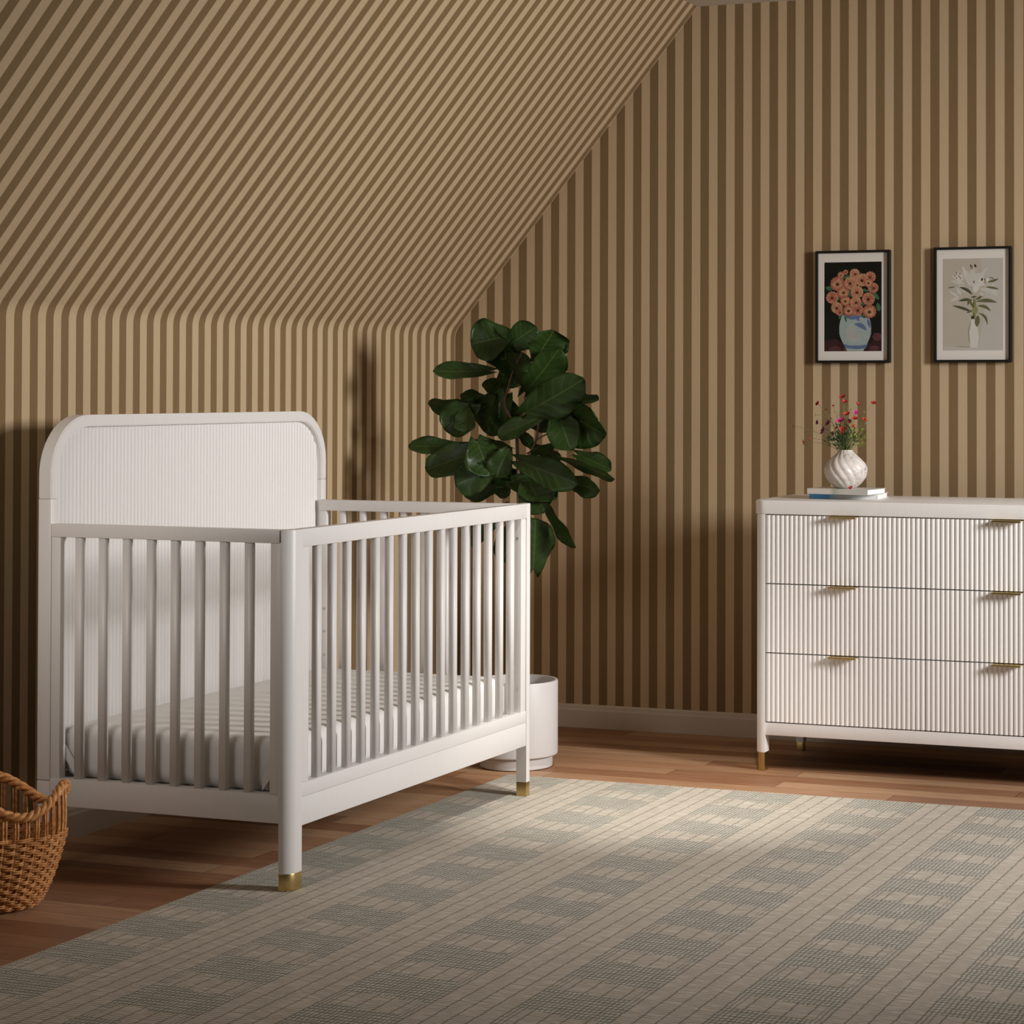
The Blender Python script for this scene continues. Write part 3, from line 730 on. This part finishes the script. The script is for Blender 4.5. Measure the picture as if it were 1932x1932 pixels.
# ------------------------------------------------------------------ potted fiddle-leaf fig
PCX, PCY = .660, -.850
fig = thing('potted_fiddle_leaf_fig', (PCX, PCY, 0), 'tall dark green fiddle-leaf fig in a white cylinder pot behind the crib', 'potted plant')
bm = bmesh.new()
lathe(bm, [(.001, .002), (.118, .002), (.1205, .004), (.1205, .034), (.1185, .036), (.1185, .040), (.133, .041), (.137, .044), (.138, .050), (.138, .284), (.1365, .2875), (.129, .2875), (.1275, .285), (.126, .24), (.001, .24)], PCX, PCY, 72)
pot = part('pot', bm, MAT_POT, fig, auto=35)
bm = bmesh.new(); rg = lathe(bm, [(.0005, .262), (.04, .264), (.08, .260), (.1262, .257)], PCX, PCY, 40)
for v in bm.verts: v.co.z += .006*noise.noise(v.co*60)
part('soil', bm, MAT_SOIL, fig, smooth=True)
def trunk_pts(px, Y): return [at(x, y, Y) for x, y in px]
BR = [([(973, 1262), (977, 1100), (979, 980), (978, 920), (976, 850), (974, 805)], .0085, .0055, -.85),
      ([(974, 806), (962, 785), (952, 762), (958, 735), (968, 700), (985, 665)], .0045, .003, -.84),
      ([(974, 806), (982, 788), (989, 772), (993, 740), (1003, 690), (1012, 660)], .0045, .003, -.86),
      ([(980, 880), (998, 858), (1011, 832), (1015, 805), (1018, 785), (1030, 765), (1055, 762)], .0050, .0028, -.87),
      ([(977, 905), (966, 885), (958, 860), (948, 845), (930, 850)], .0042, .0022, -.83),
      ([(1012, 830), (1030, 820), (1052, 812)], .003, .002, -.87)]
bm = bmesh.new()
for px, r0, r1, Y in BR:
    P_ = trunk_pts(px, Y); n = len(P_)
    # smooth the polyline
    Q = []
    for i in range(n-1):
        p0, p1, p2, p3 = P_[max(i-1, 0)], P_[i], P_[i+1], P_[min(i+2, n-1)]
        for k in range(4):
            t = k/4; Q.append(.5*((2*p1)+(p2-p0)*t+(2*p0-5*p1+4*p2-p3)*t*t+(3*p1-p0-3*p2+p3)*t**3))
    Q.append(P_[-1])
    tube(bm, Q, [r0+(r1-r0)*i/(len(Q)-1) for i in range(len(Q))], 8)
Q = trunk_pts([(973, 1262), (973, 1275)], -.85)
part('trunk', bm, MAT_BARK, fig)
def leaf(bx, by, tx, ty, wpx, tilt, dB=0, dT=0, droop=.10, cup=.22, wave=.11, seed=0):
    B = at(bx, by, PCY+dB); T = at(tx, ty, PCY+dT); Lv = T-B; L = Lv.length; Lh = Lv.normalized()
    toc = (CAMP-B).normalized(); N0 = (toc-Lh*toc.dot(Lh)).normalized(); S0 = Lh.cross(N0)
    a = math.radians(tilt); N = N0*math.cos(a)+S0*math.sin(a); S = Lh.cross(N)
    W = wpx/562/2*1.12; bm = bmesh.new(); uvl = bm.loops.layers.uv.new('UVMap'); NU, NV = 10, 16; grid = []
    for j in range(NV+1):
        v = j/NV; row = []
        q_ = (v-.60)/(.63 if v < .60 else .405); prof_ = math.sqrt(max(0, 1-q_*q_))*(.72+.28*min(1, v/.5)**1.2)
        if j == NV: prof_ = .10
        for i in range(NU+1):
            s = i/NU*2-1
            off = W*prof_*s
            hgt = cup*W*prof_*(abs(s)**1.3)-droop*L*(v**2)*1.0+wave*W*math.sin(v*13+seed+s*1.5)*(s*s)
            hgt += .02*W*math.cos(v*40-abs(s)*12)
            back = -.16*L*(1-v)**6*abs(s)
            row.append((bm.verts.new(B+Lh*(L*v+back)+S*off+N*hgt), (i/NU, v)))
        grid.append(row)
    for j in range(NV):
        for i in range(NU):
            q = (grid[j][i], grid[j][i+1], grid[j+1][i+1], grid[j+1][i])
            f = bm.faces.new([x[0] for x in q]); f.smooth = True
            for lp, x in zip(f.loops, q): lp[uvl].uv = x[1]
    bmesh.ops.solidify(bm, geom=bm.faces[:], thickness=.0009)
    # short leaf stalk back towards the stem
    part('leaf', bm, MAT_LEAF, fig, smooth=True)
LEAVES = [
 # base px, tip px, width px, tilt, depth of base, depth of tip, droop, cup
 (956, 634, 888, 648, 74, 12, 0, -.05, .12, .18), (955, 664, 893, 626, 66, -25, 0, .03, .06, .2), (958, 652, 1012, 616, 52, 10, .02, .05, -.05, .3), (962, 700, 925, 640, 56, 20, .02, 0, .1, .2),
 (1014, 676, 1042, 619, 80, 38, -.02, -.04, -.12, .28), (992, 738, 1058, 664, 66, 34, -.03, -.07, .10, .25), (996, 735, 966, 656, 44, 35, .0, .02, .05, .3), (1040, 690, 1058, 640, 40, -40, .01, .02, .1, .2),
 (992, 778, 1098, 722, 72, 18, -.04, -.09, .10, .30), (1056, 764, 1132, 756, 30, -52, 0, -.02, -.05, .2), (1054, 766, 1134, 826, 84, 42, 0, -.03, .12, .3), (1050, 770, 1075, 848, 56, 10, -.01, -.05, .1, .25), (1056, 765, 1122, 806, 48, -60, .02, .02, -.1, .3),
 (925, 700, 818, 704, 34, 28, .0, -.06, -.08, .3), (905, 764, 806, 768, 44, -45, .0, -.03, .08, .3), (896, 762, 838, 812, 62, 10, -.01, -.04, .1, .25), (880, 770, 876, 816, 44, 30, -.02, -.04, .08, .2),
 (955, 744, 905, 812, 72, 15, .02, .04, .1, .2), (946, 750, 960, 822, 60, -20, .03, .05, .1, .2), (940, 730, 985, 690, 46, 20, .04, .05, .1, .2), (930, 766, 870, 748, 34, 40, .05, .04, -.1, .2),
 (868, 846, 769, 838, 34, 28, -.02, -.05, .06, .3), (918, 846, 800, 884, 58, 22, -.03, -.08, .08, .25), (900, 832, 925, 896, 70, -15, -.04, -.07, .1, .2), (925, 890, 858, 914, 60, 6, -.05, -.10, .12, .2), (900, 838, 868, 876, 46, 40, .03, .02, .1, .2), (946, 904, 866, 932, 50, -22, .01, -.02, .15, .25),
 (962, 846, 902, 830, 26, 55, .02, .03, .06, .2), (958, 850, 934, 900, 44, 15, -.03, -.06, .1, .3), (1016, 790, 936, 822, 36, 20, -.03, -.05, .1, .3), (1006, 848, 984, 816, 24, 30, .02, .02, .1, .2), (1000, 800, 1048, 790, 44, 30, .03, .03, .1, .25),
 (980, 870, 1082, 912, 52, 10, -.05, -.11, .10, .28), (1000, 856, 1045, 842, 20, 30, -.02, -.03, .1, .3), (1054, 862, 1164, 898, 30, 58, -.02, -.06, -.06, .2), (1090, 858, 1152, 884, 34, -20, .0, -.02, .06, .25), (1068, 906, 1134, 926, 36, 20, -.02, -.05, -.06, .25), (1010, 842, 1056, 870, 38, 45, .03, .03, .1, .2),
 (966, 908, 1048, 934, 54, -30, -.03, -.08, .08, .2), (996, 905, 1026, 962, 66, 8, -.05, -.10, .10, .2), (978, 900, 926, 900, 44, 25, .0, -.02, .1, .25), (982, 885, 1008, 925, 40, -20, .01, .0, .1, .25), (960, 880, 940, 940, 40, 30, .03, .03, .1, .2),
 (1030, 950, 1078, 1036, 34, 55, -.02, -.05, .10, .25), (1006, 1074, 1012, 980, 66, 14, -.02, -.05, .08, .2), (975, 985, 945, 1060, 48, 20, .01, -.01, .1, .2), (950, 960, 868, 1024, 46, 15, -.01, -.04, .1, .2), (990, 960, 978, 1040, 44, -30, .02, .02, .1, .2), (965, 720, 990, 690, 40, 10, .03, .03, .1, .2), (940, 745, 918, 715, 34, 30, .02, .02, .1, .2), (1030, 775, 1010, 730, 44, 10, .04, .04, .1, .2)]
for i, L_ in enumerate(LEAVES): leaf(*L_, seed=i*1.7)

# ------------------------------------------------------------------ wicker basket
BX, BY = .295, -3.148; BC, BS = math.cos(.3577), math.sin(.3577)
bk = thing('wicker_basket', (BX, BY, 0), 'brown wicker basket with a braided rim on the floor in front of the crib', 'basket')
def bsk(th, z, dr_=0):
    t = z/.25; t = min(max(t, 0), 1.25)
    s = .62+.38*min(1, t*1.35)**.55 if t < .74 else 1.0-.02*(t-.74)
    a, b = .222*s+dr_, .142*s+dr_
    x, y = a*math.cos(th), b*math.sin(th)
    return Vector((BX+x*BC-y*BS, BY+x*BS+y*BC, z))
def zrim(th): return .262+.030*math.cos(4*th)+.002*math.cos(2*th)
NS = 46
bm = bmesh.new()
for k in range(NS):
    for dth in (-.018, .018):
        th = 2*PI*(k+.5)/NS+dth; zt_ = zrim(th)
        tube(bm, [bsk(th, .006+(zt_-.006)*i/7) for i in range(8)], .0027, 5)
part('stakes', bm, MAT_WICK, bk)
bm = bmesh.new(); NR = 19
for r_ in range(NR):
    z0 = .010+r_*.0094
    for s in (0, 1):
        pts = []
        for i in range(NS*3):
            th = 2*PI*i/(NS*3)
            wv = math.cos(PI*(i/3)+(r_ % 2)*PI)
            pts.append(bsk(th, z0+s*.0046+.0006*math.sin(i*.9+r_), .0050*wv))
        pts.append(pts[0]); tube(bm, pts, .0026, 5, cap=False)
part('woven_wall', bm, MAT_WICK, bk)
bm = bmesh.new(); N_ = 300
for s in range(3):
    pts = []
    for i in range(N_+1):
        th = 2*PI*i/N_; ph = th*22+s*2*PI/3; c = bsk(th, zrim(th)+.004)
        out_ = Vector((math.cos(th+.3577), math.sin(th+.3577), 0))
        pts.append(c+out_*.0068*math.cos(ph)+Vector((0, 0, 1))*.0068*math.sin(ph))
    tube(bm, pts, .0062, 7, cap=False)
part('braided_rim', bm, MAT_WICK, bk)
bm = bmesh.new(); prism(bm, [(BX+.128*math.cos(2*PI*k/40)*BC-.084*math.sin(2*PI*k/40)*BS, BY+.128*math.cos(2*PI*k/40)*BS+.084*math.sin(2*PI*k/40)*BC) for k in range(40)], 0, .010, 'z')
part('basket_base', bm, MAT_WICKD, bk)
